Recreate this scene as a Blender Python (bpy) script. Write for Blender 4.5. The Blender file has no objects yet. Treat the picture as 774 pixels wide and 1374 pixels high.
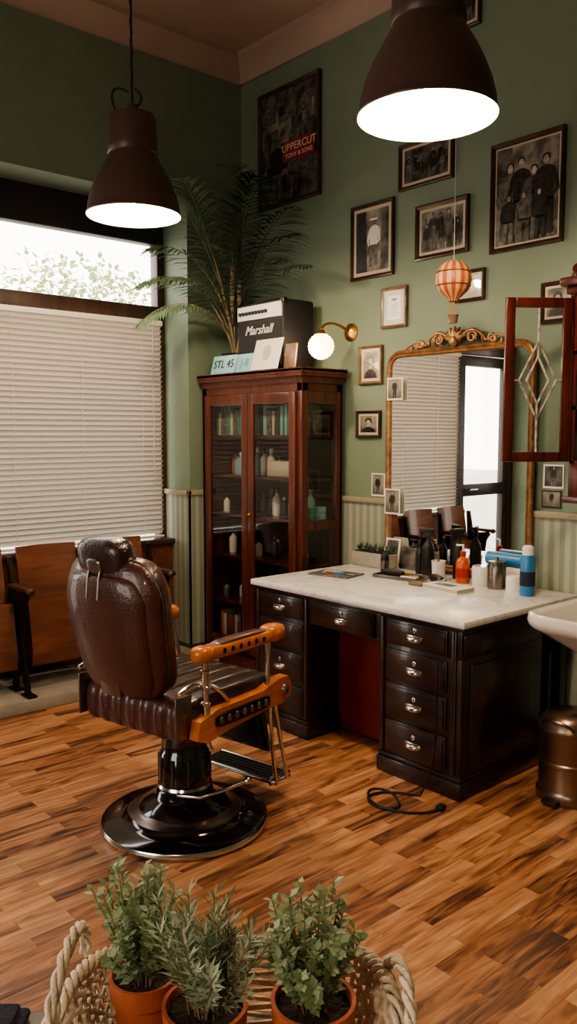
import bpy, bmesh, math, random
from mathutils import Vector, Matrix
random.seed(7)
scene=bpy.context.scene
R=math.radians
def srgb(r,g,b):
    f=lambda c:(c/255/12.92) if c/255<=.04045 else ((c/255+.055)/1.055)**2.4
    return (f(r),f(g),f(b),1)
# ------------------------------------------------------------ materials
def base(name):
    m=bpy.data.materials.new(name); m.use_nodes=True
    nt=m.node_tree; p=nt.nodes['Principled BSDF']
    return m,nt,p
def simple(name,col,rough=.5,metal=0,var=.12,scale=6,bump=0,bscale=60,coat=0,stretch=(1,1,1),emit=0,trans=0,det=3):
    m,nt,p=base(name); c=srgb(*col)
    tc=nt.nodes.new('ShaderNodeTexCoord'); mp=nt.nodes.new('ShaderNodeMapping')
    mp.inputs['Scale'].default_value=stretch
    nt.links.new(tc.outputs['Object'],mp.inputs[0])
    n=nt.nodes.new('ShaderNodeTexNoise'); n.inputs['Scale'].default_value=scale; n.inputs['Detail'].default_value=det
    nt.links.new(mp.outputs[0],n.inputs[0])
    r=nt.nodes.new('ShaderNodeValToRGB')
    r.color_ramp.elements[0].position=.3; r.color_ramp.elements[1].position=.7
    r.color_ramp.elements[0].color=tuple(x*(1-var) for x in c[:3])+(1,)
    r.color_ramp.elements[1].color=tuple(min(1,x*(1+var)) for x in c[:3])+(1,)
    nt.links.new(n.outputs[0],r.inputs[0]); nt.links.new(r.outputs[0],p.inputs['Base Color'])
    p.inputs['Roughness'].default_value=rough; p.inputs['Metallic'].default_value=metal
    p.inputs['Coat Weight'].default_value=coat
    if emit:
        nt.links.new(r.outputs[0],p.inputs['Emission Color']); p.inputs['Emission Strength'].default_value=emit
    if bump:
        n2=nt.nodes.new('ShaderNodeTexNoise'); n2.inputs['Scale'].default_value=bscale
        nt.links.new(mp.outputs[0],n2.inputs[0])
        b=nt.nodes.new('ShaderNodeBump'); b.inputs['Strength'].default_value=bump; b.inputs['Distance'].default_value=.01
        nt.links.new(n2.outputs[0],b.inputs['Height']); nt.links.new(b.outputs[0],p.inputs['Normal'])
    return m
def wood(name,c1,c2,rough=.4,stretch=(12,12,1),scale=2,coat=0.15):
    m,nt,p=base(name)
    tc=nt.nodes.new('ShaderNodeTexCoord'); mp=nt.nodes.new('ShaderNodeMapping'); mp.inputs['Scale'].default_value=stretch
    nt.links.new(tc.outputs['Object'],mp.inputs[0])
    n=nt.nodes.new('ShaderNodeTexNoise'); n.inputs['Scale'].default_value=scale; n.inputs['Detail'].default_value=6; n.inputs['Distortion'].default_value=.6
    nt.links.new(mp.outputs[0],n.inputs[0])
    r=nt.nodes.new('ShaderNodeValToRGB'); r.color_ramp.elements[0].position=.32; r.color_ramp.elements[1].position=.68
    r.color_ramp.elements[0].color=srgb(*c1); r.color_ramp.elements[1].color=srgb(*c2)
    nt.links.new(n.outputs[0],r.inputs[0]); nt.links.new(r.outputs[0],p.inputs['Base Color'])
    p.inputs['Roughness'].default_value=rough; p.inputs['Coat Weight'].default_value=coat
    return m
def glassmat(name,tint=(1,1,1,1),f0=.04,rough=.0):
    m=bpy.data.materials.new(name); m.use_nodes=True; nt=m.node_tree; nt.nodes.clear(); L=nt.links.new
    o=nt.nodes.new('ShaderNodeOutputMaterial'); mx=nt.nodes.new('ShaderNodeMixShader'); t=nt.nodes.new('ShaderNodeBsdfTransparent'); g=nt.nodes.new('ShaderNodeBsdfGlossy')
    ge=nt.nodes.new('ShaderNodeNewGeometry'); d=nt.nodes.new('ShaderNodeVectorMath'); d.operation='DOT_PRODUCT'
    L(ge.outputs['Incoming'],d.inputs[0]); L(ge.outputs['Normal'],d.inputs[1])
    def mth(op,a,b=None):
        q=nt.nodes.new('ShaderNodeMath'); q.operation=op
        for i,v in enumerate((a,b)):
            if v is None: continue
            if isinstance(v,(int,float)): q.inputs[i].default_value=v
            else: L(v,q.inputs[i])
        return q.outputs[0]
    x=mth('ABSOLUTE',d.outputs['Value']); x=mth('SUBTRACT',1.0,x); x=mth('POWER',x,5.0); x=mth('MULTIPLY',x,1-f0); x=mth('ADD',x,f0)
    t.inputs[0].default_value=tint; g.inputs['Roughness'].default_value=rough
    L(x,mx.inputs[0]); L(t.outputs[0],mx.inputs[1]); L(g.outputs[0],mx.inputs[2]); L(mx.outputs[0],o.inputs[0])
    return m
def floor_mat():
    m,nt,p=base('laminate_floor'); L=nt.links.new
    tc=nt.nodes.new('ShaderNodeTexCoord')
    mp=nt.nodes.new('ShaderNodeMapping'); mp.inputs['Rotation'].default_value=(0,0,R(90))
    L(tc.outputs['Object'],mp.inputs[0])
    bk=nt.nodes.new('ShaderNodeTexBrick'); bk.offset=.37; bk.offset_frequency=2
    bk.inputs['Color1'].default_value=(0,0,0,1); bk.inputs['Color2'].default_value=(1,1,1,1); bk.inputs['Mortar'].default_value=(.25,.25,.25,1)
    bk.inputs['Scale'].default_value=1; bk.inputs['Mortar Size'].default_value=.001; bk.inputs['Brick Width'].default_value=.42; bk.inputs['Row Height'].default_value=.066
    L(mp.outputs[0],bk.inputs[0])
    mp2=nt.nodes.new('ShaderNodeMapping'); mp2.inputs['Scale'].default_value=(17,1.9,1)
    L(tc.outputs['Object'],mp2.inputs[0])
    add=nt.nodes.new('ShaderNodeVectorMath'); add.operation='MULTIPLY_ADD'; add.inputs[1].default_value=(7,7,7)
    L(bk.outputs[0],add.inputs[0]); L(mp2.outputs[0],add.inputs[2])
    n=nt.nodes.new('ShaderNodeTexNoise'); n.inputs['Scale'].default_value=1.5; n.inputs['Detail'].default_value=6; n.inputs['Distortion'].default_value=1.5
    L(add.outputs[0],n.inputs[0])
    mx=nt.nodes.new('ShaderNodeMix'); mx.data_type='FLOAT'; mx.inputs[0].default_value=.76
    L(bk.outputs[0],mx.inputs[2]); L(n.outputs[0],mx.inputs[3])
    r=nt.nodes.new('ShaderNodeValToRGB'); e=r.color_ramp.elements
    e[0].position=.30; e[0].color=srgb(68,40,30); e[1].position=.73; e[1].color=srgb(206,160,120)
    a=e.new(.40); a.color=srgb(126,82,56); a=e.new(.52); a.color=srgb(172,120,84)
    L(mx.outputs[0],r.inputs[0]); L(r.outputs[0],p.inputs['Base Color'])
    p.inputs['Roughness'].default_value=.38
    return m
def stripes_mat():
    m,nt,p=base('striped_wainscot'); L=nt.links.new
    g=nt.nodes.new('ShaderNodeNewGeometry'); s=nt.nodes.new('ShaderNodeSeparateXYZ'); L(g.outputs['Position'],s.inputs[0])
    a=nt.nodes.new('ShaderNodeMath'); a.operation='ADD'; L(s.outputs[0],a.inputs[0]); L(s.outputs[1],a.inputs[1])
    b=nt.nodes.new('ShaderNodeMath'); b.operation='MULTIPLY'; b.inputs[1].default_value=2*math.pi/.06; L(a.outputs[0],b.inputs[0])
    c=nt.nodes.new('ShaderNodeMath'); c.operation='SINE'; L(b.outputs[0],c.inputs[0])
    r=nt.nodes.new('ShaderNodeValToRGB'); e=r.color_ramp.elements
    e[0].position=.40; e[0].color=srgb(132,142,126); e[1].position=.6; e[1].color=srgb(160,162,146)
    d=nt.nodes.new('ShaderNodeMath'); d.operation='MULTIPLY_ADD'; d.inputs[1].default_value=.5; d.inputs[2].default_value=.5; L(c.outputs[0],d.inputs[0])
    L(d.outputs[0],r.inputs[0]); L(r.outputs[0],p.inputs['Base Color']); p.inputs['Roughness'].default_value=.6
    return m
def marble_mat():
    m,nt,p=base('white_marble'); L=nt.links.new
    tc=nt.nodes.new('ShaderNodeTexCoord'); n=nt.nodes.new('ShaderNodeTexNoise'); n.inputs['Scale'].default_value=3; n.inputs['Detail'].default_value=8; n.inputs['Distortion'].default_value=1.8
    L(tc.outputs['Object'],n.inputs[0]); r=nt.nodes.new('ShaderNodeValToRGB'); e=r.color_ramp.elements
    e[0].position=.45; e[0].color=srgb(234,234,230); e[1].position=.55; e[1].color=srgb(234,234,230); a=e.new(.5); a.color=srgb(212,212,208)
    L(n.outputs[0],r.inputs[0]); L(r.outputs[0],p.inputs['Base Color']); p.inputs['Roughness'].default_value=.2
    return m
def _photo(name,c1,c2,scale):
    m,nt,p=base(name); L=nt.links.new
    tc=nt.nodes.new('ShaderNodeTexCoord'); n=nt.nodes.new('ShaderNodeTexNoise'); n.inputs['Scale'].default_value=scale; n.inputs['Detail'].default_value=6
    L(tc.outputs['Object'],n.inputs[0]); r=nt.nodes.new('ShaderNodeValToRGB'); e=r.color_ramp.elements
    e[0].position=.38; e[0].color=srgb(*c1); e[1].position=.62; e[1].color=srgb(*c2)
    L(n.outputs[0],r.inputs[0]); L(r.outputs[0],p.inputs['Base Color']); p.inputs['Roughness'].default_value=.3
    return m
def slat_mat():
    m=bpy.data.materials.new('blind_slat'); m.use_nodes=True; nt=m.node_tree; p=nt.nodes['Principled BSDF']; o=nt.nodes['Material Output']; L=nt.links.new
    p.inputs['Base Color'].default_value=srgb(176,168,158); p.inputs['Roughness'].default_value=.35
    t=nt.nodes.new('ShaderNodeBsdfTranslucent'); t.inputs[0].default_value=srgb(225,218,206)
    mx=nt.nodes.new('ShaderNodeMixShader'); mx.inputs[0].default_value=.07; L(p.outputs[0],mx.inputs[1]); L(t.outputs[0],mx.inputs[2]); L(mx.outputs[0],o.inputs[0])
    return m
M={}
M['wall']=simple('green_wall_paint',(112,128,110),.65,var=.06,scale=2.5,bump=.05,bscale=90)
M['ceil']=simple('ceiling_paint',(178,152,140),.8,var=.04,scale=2)
M['corn']=simple('cornice_paint',(168,144,132),.7,var=.04)
M['floor']=floor_mat(); M['strip']=stripes_mat(); M['marble']=marble_mat()
M['rail']=simple('dado_rail_paint',(150,142,120),.5,var=.05)
M['stone']=simple('grey_stone',(150,144,134),.6,var=.12,scale=12,bump=.1)
M['frame']=simple('dark_window_frame',(46,42,46),.45,var=.1)
M['frame2']=wood('brown_window_frame',(52,34,26),(74,50,38),.5)
M['panel']=wood('parapet_wood',(82,46,30),(112,66,42),.45,(1,14,14))
M['slat']=slat_mat()
M['cord']=simple('cord_white',(200,196,188),.7,var=.05)
M['glass']=glassmat('clear_glass')
M['glassc']=glassmat('cabinet_glass',(.80,.82,.80,1),.09)
M['mah']=wood('mahogany',(58,24,16),(98,48,32),.3,(14,14,1.2),2,.3)
M['mah2']=wood('red_mahogany',(54,18,13),(88,34,24),.28,(14,14,1.2),2,.4)
M['back']=simple('cabinet_inside',(60,40,32),.6)
M['desk']=wood('dark_desk_wood',(30,17,15),(48,30,25),.3,(2,10,10),2,.3)
M['desk2']=wood('dark_desk_drawer',(36,21,18),(58,37,31),.28,(1.5,10,10),2,.3)
M['red']=simple('red_panel',(130,24,18),.5,var=.15)
M['chrome']=simple('chrome',(215,212,208),.18,1,var=.03)
M['steel']=simple('brushed_steel',(130,122,116),.32,1,var=.12)
M['bronze']=simple('aged_bronze_bin',(140,122,106),.3,.9,var=.2)
M['lthr']=simple('black_leather',(50,31,29),.3,0,var=.25,scale=14,bump=.25,bscale=120,coat=.3)
M['lthrb']=simple('brown_leather',(74,40,35),.34,0,var=.25,scale=9,bump=.25,bscale=120,coat=.3)
M['enamel']=simple('black_enamel',(24,16,15),.14,0,var=.1,coat=.7)
M['orange']=wood('orange_varnished_wood',(168,90,34),(202,120,54),.3,(10,1.5,10),2,.4)
M['iron']=simple('cast_iron_ornament',(42,29,24),.35,.6,var=.2,scale=40,bump=.6,bscale=110)
M['lamp']=simple('lamp_shade_metal',(86,67,62),.42,.2,var=.08)
M['lampin']=simple('lamp_inner_enamel',(240,230,212),.5,var=.01)
M['bulb']=simple('lit_bulb',(255,236,205),.4,var=.01,emit=30)
M['globe']=simple('lit_globe_glass',(255,226,184),.4,var=.02,emit=5)
M['black']=simple('black_plastic',(24,20,20),.45,var=.1)
M['tolex']=simple('amp_tolex',(32,30,33),.6,var=.2,scale=80,bump=.3,bscale=200)
M['grille']=simple('amp_grille_cloth',(38,37,40),.8,var=.35,scale=200)
M['white']=simple('white_plastic',(228,224,216),.4,var=.03)
M['ceram']=simple('white_ceramic',(226,222,214),.12,var=.03,coat=.5)
M['card']=simple('white_card',(225,220,212),.6,var=.05,scale=20)
M['gold']=simple('antique_gold',(160,122,88),.42,.7,var=.35,scale=30,bump=.3,bscale=80)
M['brass']=simple('brass',(180,130,70),.3,.9,var=.1)
M['mirror']=simple('mirror_silver',(240,240,236),.01,1,var=.0)
M['pframe']=wood('picture_frame_wood',(46,27,20),(76,46,33),.35,(8,8,8))
M['pframe2']=wood('picture_frame_light',(96,74,52),(128,104,78),.4,(8,8,8))
M['mat']=simple('photo_mount',(188,178,158),.7,var=.04)
M['pbg']=_photo('photo_print_grey',(78,75,70),(156,149,137),9)
M['pbg2']=_photo('photo_print_dark',(44,42,40),(108,103,96),14)
M['pdk']=_photo('photo_ink_dark',(22,20,19),(54,51,48),34)
M['pmid']=_photo('photo_ink_mid',(70,67,62),(120,113,104),38)
M['plt']=_photo('photo_ink_light',(120,113,104),(184,175,162),34)
M['pred']=simple('poster_red',(160,46,36),.4,var=.1)
M['blue']=simple('label_blue',(50,118,168),.3,var=.1)
M['teal']=simple('plate_teal',(140,184,186),.4,var=.1)
M['orl']=simple('orange_liquid_bottle',(190,84,32),.2,var=.15,coat=.4)
M['greenb']=simple('green_tin',(66,126,102),.4,var=.15)
M['navy']=simple('navy_denim',(28,36,58),.85,var=.3,scale=120,bump=.3,bscale=200)
M['wicker']=simple('whitewashed_wicker',(222,206,184),.7,var=.2,scale=50,bump=.3,bscale=200)
M['terra']=simple('terracotta',(184,100,66),.75,var=.12,scale=12,bump=.15)
M['soil']=simple('soil',(44,32,24),.95,var=.4,scale=60,bump=1,bscale=90)
def leafm(name,col,v=.25):
    m=simple(name,col,.5,var=v,scale=30); nt=m.node_tree; p=nt.nodes['Principled BSDF']
    t=nt.nodes.new('ShaderNodeBsdfTranslucent'); t.inputs[0].default_value=srgb(*col)
    mx=nt.nodes.new('ShaderNodeMixShader'); mx.inputs[0].default_value=.3
    nt.links.new(p.outputs[0],mx.inputs[1]); nt.links.new(t.outputs[0],mx.inputs[2]); nt.links.new(mx.outputs[0],nt.nodes['Material Output'].inputs[0])
    return m
M['leafa']=leafm('boxwood_leaf',(140,164,124)); M['leafb']=leafm('boxwood_leaf_pale',(188,204,170)); M['rose']=leafm('rosemary_leaf',(186,198,174)); M['rosed']=leafm('rosemary_leaf_dark',(118,138,110))
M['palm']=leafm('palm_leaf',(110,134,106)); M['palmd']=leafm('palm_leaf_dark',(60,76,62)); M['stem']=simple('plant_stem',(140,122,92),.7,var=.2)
M['tree']=leafm('tree_leaf',(140,156,104)); M['bark']=simple('bark',(150,134,120),.9,var=.3)
M['ctop']=wood('counter_wood',(48,32,24),(72,50,38),.4,(10,1.5,10))
M['bal1']=simple('balloon_orange',(160,86,56),.5,var=.1); M['bal2']=simple('balloon_cream',(206,156,112),.5,var=.06)
M['seat']=wood('theatre_seat_plywood',(82,46,35),(118,74,52),.4,(2,2,14),1.5,.2)
M['ground']=simple('street_paving',(170,166,158),.9,var=.1)
# ------------------------------------------------------------ mesh builder
class B:
    def __init__(s,name,M0=None): s.n=name;s.v=[];s.f=[];s.mi=[];s.mats=[];s.M=M0 or Matrix()
    def mx(s,mat):
        if isinstance(mat,str): mat=M[mat]
        if mat not in s.mats: s.mats.append(mat)
        return s.mats.index(mat)
    def add(s,vs,fs,mat,T=None):
        o=len(s.v); A=s.M@T if T is not None else s.M
        s.v+= [A@Vector(v) for v in vs]; k=s.mx(mat)
        s.f+= [tuple(i+o for i in f) for f in fs]; s.mi+=[k]*len(fs)
    def box(s,a,b,mat,bev=0,T=None):
        x0,y0,z0=[min(a[i],b[i]) for i in range(3)];x1,y1,z1=[max(a[i],b[i]) for i in range(3)]
        vs=[(x0,y0,z0),(x1,y0,z0),(x1,y1,z0),(x0,y1,z0),(x0,y0,z1),(x1,y0,z1),(x1,y1,z1),(x0,y1,z1)]
        fs=[(0,3,2,1),(4,5,6,7),(0,1,5,4),(1,2,6,5),(2,3,7,6),(3,0,4,7)]
        if bev:
            bm=bmesh.new(); bv=[bm.verts.new(v) for v in vs]
            for f in fs: bm.faces.new([bv[i] for i in f])
            bmesh.ops.bevel(bm,geom=bm.edges[:],offset=min(bev,.49*min(x1-x0,y1-y0,z1-z0)),segments=2,profile=.5,affect='EDGES')
            bm.verts.index_update(); vs=[tuple(v.co) for v in bm.verts]; fs=[tuple(v.index for v in f.verts) for f in bm.faces]; bm.free()
        s.add(vs,fs,mat,T)
    def pane(s,axis,c,a0,a1,z0,z1,mat,T=None):
        if axis=='y': P=[(a0,c,z0),(a1,c,z0),(a1,c,z1),(a0,c,z1)]
        else: P=[(c,a0,z0),(c,a1,z0),(c,a1,z1),(c,a0,z1)]
        s.add(P,[(0,1,2,3)],mat,T)
    def lathe(s,prof,mat,c=(0,0,0),seg=28,T=None,alt=None,cap=True):
        vs=[];n=len(prof)
        for i in range(seg):
            a=2*math.pi*i/seg
            for r,z in prof: vs.append((c[0]+max(r,1e-5)*math.cos(a),c[1]+max(r,1e-5)*math.sin(a),c[2]+z))
        f1=[];f2=[]
        for i in range(seg):
            j=(i+1)%seg
            for k in range(n-1):
                (f2 if (alt and i//alt[1]%2) else f1).append((i*n+k,j*n+k,j*n+k+1,i*n+k+1))
        if alt:
            k0=s.mx(mat);k1=s.mx(alt[0]); s.add(vs,f1+f2,mat,T); s.mi[-len(f2):]=[k1]*len(f2)
        else: s.add(vs,f1,mat,T)
    def cyl(s,a,b,r,mat,seg=16,r2=None):
        s.tube([a,b],[r,r if r2 is None else r2],mat,seg)
    def tube(s,pts,r,mat,seg=8,closed=False,T=None):
        P=[Vector(p) for p in pts];n=len(P)
        rr=r if isinstance(r,(list,tuple)) else [r]*n
        vs=[];fs=[];up=None
        for i in range(n):
            if closed: t=(P[(i+1)%n]-P[i-1])
            else: t=(P[min(i+1,n-1)]-P[max(i-1,0)])
            t=t.normalized() if t.length>1e-9 else Vector((0,0,1))
            if up is None: up=t.orthogonal().normalized()
            else:
                up=up-t*up.dot(t); up=up.normalized() if up.length>1e-6 else t.orthogonal().normalized()
            w=t.cross(up)
            for k in range(seg):
                a=2*math.pi*k/seg; vs.append(tuple(P[i]+(up*math.cos(a)+w*math.sin(a))*rr[i]))
        for i in range(n if closed else n-1):
            j=(i+1)%n
            for k in range(seg):
                l=(k+1)%seg; fs.append((i*seg+k,i*seg+l,j*seg+l,j*seg+k))
        if not closed: fs.append(tuple(range(seg))[::-1]); fs.append(tuple((n-1)*seg+k for k in range(seg)))
        s.add(vs,fs,mat,T)
    def sell(s,c,h,mat,e1=1,e2=1,T=None,nu=12,nv=22,warp=None):
        vs=[];fs=[]
        sp=lambda x,e: math.copysign(abs(x)**e,x)
        for i in range(nu+1):
            p=-math.pi/2+math.pi*i/nu
            for j in range(nv):
                a=2*math.pi*j/nv
                v=Vector((h[0]*sp(math.cos(p),e1)*sp(math.cos(a),e2),h[1]*sp(math.cos(p),e1)*sp(math.sin(a),e2),h[2]*sp(math.sin(p),e1)))
                if warp: v=warp(v)
                vs.append(tuple(v+Vector(c)))
        for i in range(nu):
            for j in range(nv):
                k=(j+1)%nv; fs.append((i*nv+j,i*nv+k,(i+1)*nv+k,(i+1)*nv+j))
        s.add(vs,fs,mat,T)
    def poly(s,pts,mat,T=None): s.add(pts,[tuple(range(len(pts)))],mat,T)
    def prism(s,pts,dv,mat,T=None):
        n=len(pts); d=Vector(dv); vs=[tuple(Vector(p)) for p in pts]+[tuple(Vector(p)+d) for p in pts]
        fs=[tuple(range(n)),tuple(range(2*n-1,n-1,-1))]+[(i,(i+1)%n,(i+1)%n+n,i+n) for i in range(n)]
        s.add(vs,fs,mat,T)
    def ring(s,loops,mat,T=None,closeprof=False):
        n=len(loops[0]); vs=[tuple(p) for l in loops for p in l]; fs=[]
        for a in range(len(loops)-1+(1 if closeprof else 0)):
            b=(a+1)%len(loops)
            for i in range(n):
                j=(i+1)%n; fs.append((a*n+i,a*n+j,b*n+j,b*n+i))
        s.add(vs,fs,mat,T)
    def leaf(s,p,d,up,L,w,mat):
        d=d.normalized(); sd=d.cross(up); sd=sd.normalized() if sd.length>1e-5 else d.orthogonal().normalized()
        q=sd.cross(d)
        s.add([tuple(p),tuple(p+d*L*.45+sd*w*.5+q*w*.12),tuple(p+d*L),tuple(p+d*L*.45-sd*w*.5+q*w*.12)],[(0,1,2),(0,2,3)],mat)
    def text(s,txt,size,mat,T,depth=.002,shear=0):
        cu=bpy.data.curves.new('t','FONT'); cu.body=txt; cu.size=size; cu.align_x='CENTER'; cu.align_y='CENTER'; cu.extrude=depth; cu.resolution_u=3; cu.shear=shear
        o=bpy.data.objects.new('t',cu); scene.collection.objects.link(o)
        me=bpy.data.meshes.new_from_object(o.evaluated_get(bpy.context.evaluated_depsgraph_get()))
        s.add([tuple(v.co) for v in me.vertices],[tuple(p.vertices) for p in me.polygons],mat,T)
        bpy.data.objects.remove(o); bpy.data.meshes.remove(me)
    def finish(s,sharp=38,recalc=True,parent=None):
        me=bpy.data.meshes.new(s.n)
        xs=[v.x for v in s.v];ys=[v.y for v in s.v];zs=[v.z for v in s.v]
        c=Vector(((min(xs)+max(xs))/2,(min(ys)+max(ys))/2,min(zs)))
        me.from_pydata([tuple(v-c) for v in s.v],[],s.f)
        for m in s.mats: me.materials.append(m)
        me.polygons.foreach_set('material_index',s.mi)
        if recalc:
            bm=bmesh.new(); bm.from_mesh(me); bmesh.ops.recalc_face_normals(bm,faces=bm.faces[:]); bm.to_mesh(me); bm.free()
        me.polygons.foreach_set('use_smooth',[True]*len(me.polygons)); me.set_sharp_from_angle(angle=R(sharp)); me.update()
        o=bpy.data.objects.new(s.n,me); scene.collection.objects.link(o); o.location=c
        if parent: o.parent=parent; o.matrix_parent_inverse=parent.matrix_world.inverted()
        return o
def empty(name,loc=(0,0,0)):
    e=bpy.data.objects.new(name,None); e.location=loc; e.empty_display_size=.1; scene.collection.objects.link(e); bpy.context.view_layer.update(); return e
def bez(p0,p1,p2,p3,n=12):
    p0,p1,p2,p3=map(Vector,(p0,p1,p2,p3)); o=[]
    for i in range(n+1):
        t=i/n; o.append(p0*(1-t)**3+p1*3*t*(1-t)**2+p2*3*t*t*(1-t)+p3*t**3)
    return o
# ------------------------------------------------------------ room shell
XR,YB,ZC=6.7,-6.3,4.15
b=B('floor'); b.box((-.4,YB-.15,-.1),(XR+.15,.15,0),'floor'); b.finish()
b=B('ceiling'); b.box((-.4,YB-.15,ZC),(XR+.15,.15,ZC+.12),'ceil'); b.finish()
b=B('wall_mirror_side'); b.box((-.4,0,0),(XR+.15,.15,ZC),'wall'); b.finish()
b=B('wall_left_pier'); b.box((-.4,-.47,0),(0,0,ZC),'wall'); b.finish()
b=B('wall_left_lintel'); b.box((-.4,-3.95,3.12),(0,-.47,ZC),'wall'); b.finish()
b=B('wall_left_end'); b.box((-.4,YB,0),(0,-3.95,ZC),'wall'); b.finish()
b=B('wall_right'); b.box((XR,YB-.15,0),(XR+.15,0,ZC),'wall'); b.finish()
for i,(a,c) in enumerate((((-.4,YB-.15,0),(1.6,YB,ZC)),((3.6,YB-.15,0),(XR,YB,ZC)),((1.6,YB-.15,0),(3.6,YB,.9)),((1.6,YB-.15,2.9),(3.6,YB,ZC)))):  # back wall left open around the added fill window
    b=B('wall_back_'+('left','right','sill','lintel')[i]); b.box(a,c,'wall'); b.finish()
def cornice(name,p0,p1,nrm):
    b=B(name); n=Vector(nrm); z=Vector((0,0,1)); prof=[(0,-.16),(.02,-.16),(.025,-.13),(.05,-.09),(.09,-.05),(.12,-.035),(.12,0),(0,0)]
    b.prism([Vector(p0)+n*a+z*h for a,h in prof],Vector(p1)-Vector(p0),'corn'); b.finish(25)
cornice('trim_cornice_1',(0,-.001,ZC),(XR,-.001,ZC),(0,-1,0)); cornice('trim_cornice_2',(.001,YB,ZC),(.001,0,ZC),(1,0,0))
b=B('trim_wainscot_mirror_side'); b.box((0,-.012,.1),(XR,0,1.15),'strip'); b.box((0,-.03,1.15),(XR,0,1.185),'rail',.006); b.finish()
b=B('trim_wainscot_window_side'); b.box((0,-.482,.1),(.012,-.012,1.15),'strip'); b.box((-.34,-.482,.1),(.012,-.47,1.15),'strip'); b.box((-.34,-.5,1.15),(.025,-.47,1.185),'rail',.005); b.box((0,-.5,1.15),(.025,0,1.185),'rail',.005); b.finish()
b=B('trim_wainscot_door_side'); b.box((0,YB,.1),(.012,-3.95,1.15),'strip'); b.box((0,YB,1.15),(.025,-3.95,1.185),'rail',.005); b.finish()
b=B('baseboard_mirror_side'); b.box((0,-.02,0),(XR,0,.1),'frame2',.004); b.finish()
b=B('baseboard_window_side'); b.box((0,-.48,0),(.02,0,.1),'frame2',.004); b.finish()
b=B('baseboard_door_side'); b.box((0,YB,0),(.02,-3.95,.1),'frame2',.004); b.finish()
b=B('window_platform'); b.box((-.165,-2.95,0),(.36,-.49,.075),'stone',.01); b.finish()
XW=-.33
b=B('window_1')
b.box((XW-.04,-2.98,0),(-.20,-.47,.80),'panel'); b.box((XW-.04,-2.98,.80),(-.17,-.47,.835),'frame2',.006)
b.box((XW-.04,-2.98,2.88),(XW+.045,-.47,3.12),'frame',.01)
b.box((XW-.04,-2.98,2.36),(XW+.05,-.47,2.46),'frame2',.008)
b.box((XW-.04,-.53,.83),(XW+.05,-.47,2.9),'frame2',.006)
b.box((XW-.04,-3.0,0),(XW+.06,-2.95,2.9),'frame2',.006)
b.pane('x',XW,-2.96,-.53,.83,2.38,'glass'); b.pane('x',XW,-2.95,-.53,2.45,2.88,'glass'); b.finish()
b=B('door_1')
b.box((XW-.04,-3.95,2.88),(XW+.045,-3.002,3.12),'frame',.01);b.box((XW-.04,-3.95,2.36),(XW+.05,-3.002,2.46),'frame2',.008)
b.box((XW-.04,-3.95,0),(XW+.05,-3.87,2.9),'frame2',.005);b.box((XW-.03,-3.11,0.01),(XW+.04,-3.005,2.35),'frame',.005);b.box((XW-.03,-3.865,0.01),(XW+.04,-3.78,2.35),'frame',.005)
for z0,z1 in((.01,.16),(.95,1.07),(2.25,2.35)): b.box((XW-.03,-3.79,z0),(XW+.04,-3.10,z1),'frame',.005)
b.pane('x',XW,-3.79,-3.10,.16,.95,'glass'); b.pane('x',XW,-3.79,-3.10,1.07,2.25,'glass'); b.pane('x',XW,-3.88,-3.0,2.45,2.88,'glass')
b.tube([(XW+.04,-3.15,1.02),(XW+.09,-3.15,1.02),(XW+.09,-3.27,1.02)],.01,'chrome'); b.finish()
b=B('added_fill_window')  # unseen window, added in the back wall to let in fill daylight
for x in(1.6,2.57,3.54): b.box((x,YB-.1,.9),(x+.06,YB-.03,2.9),'frame2',.005)
for z in(.9,2.84): b.box((1.6,YB-.1,z),(3.6,YB-.03,z+.06),'frame2',.005)
b.pane('y',YB-.07,1.6,3.6,.95,2.85,'glass'); b.finish()
# venetian blind: arched slats, nearly closed (room-side edge up)
b=B('venetian_blind')
zz=.89; th=R(52); hw=.0245; xc=XW+.09; y0,y1=-2.93,-.535
while zz<2.32:
    P=[]
    for y in(y0,y1):
        for k in range(5):
            s=-1+k*.5; c=.005*(1-s*s)
            P.append((xc+s*hw*math.cos(th)-c*math.sin(th),y,zz+s*hw*math.sin(th)+c*math.cos(th)))
    b.add(P,[(k,k+1,k+6,k+5) for k in range(4)],'slat')
    zz+=.0345
b.box((xc-.02,-2.94,2.32),(xc+.02,-.53,2.355),'white',.004); b.box((xc-.015,-2.93,.845),(xc+.015,-.535,.86),'white',.003)
for y in(-.7,-1.15,-1.62,-2.1,-2.6): b.cyl((xc+.02,y,.85),(xc+.02,y,2.34),.0016,'cord',5)
b.cyl((xc+.03,-.62,1.2),(xc+.03,-.62,2.33),.003,'cord',6)
b.finish(80,False)
b=B('ground'); b.box((-30,-30,-.3),(-.41,25,-.12),'ground'); b.finish()
b=B('street_tree')
b.tube([(-7,2.1,-.13),(-7,2.05,1),(-6.9,2.1,2.2),(-6.8,2.0,3.0)],[.16,.12,.1,.05],'bark',10)
for i in range(3400):
    v=Vector((random.gauss(0,1),random.gauss(0,1),random.gauss(0,1))).normalized()*random.random()**.45
    p=Vector((-7,2.3,2.9))+Vector((v.x*1.5,v.y*1.9,v.z*1.4)); d=Vector((random.uniform(-1,1),random.uniform(-1,1),random.uniform(-1,.6)))
    b.leaf(p,d,Vector((random.random(),random.random(),1)),.13,.08,'tree')
b.finish(60,False)
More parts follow.
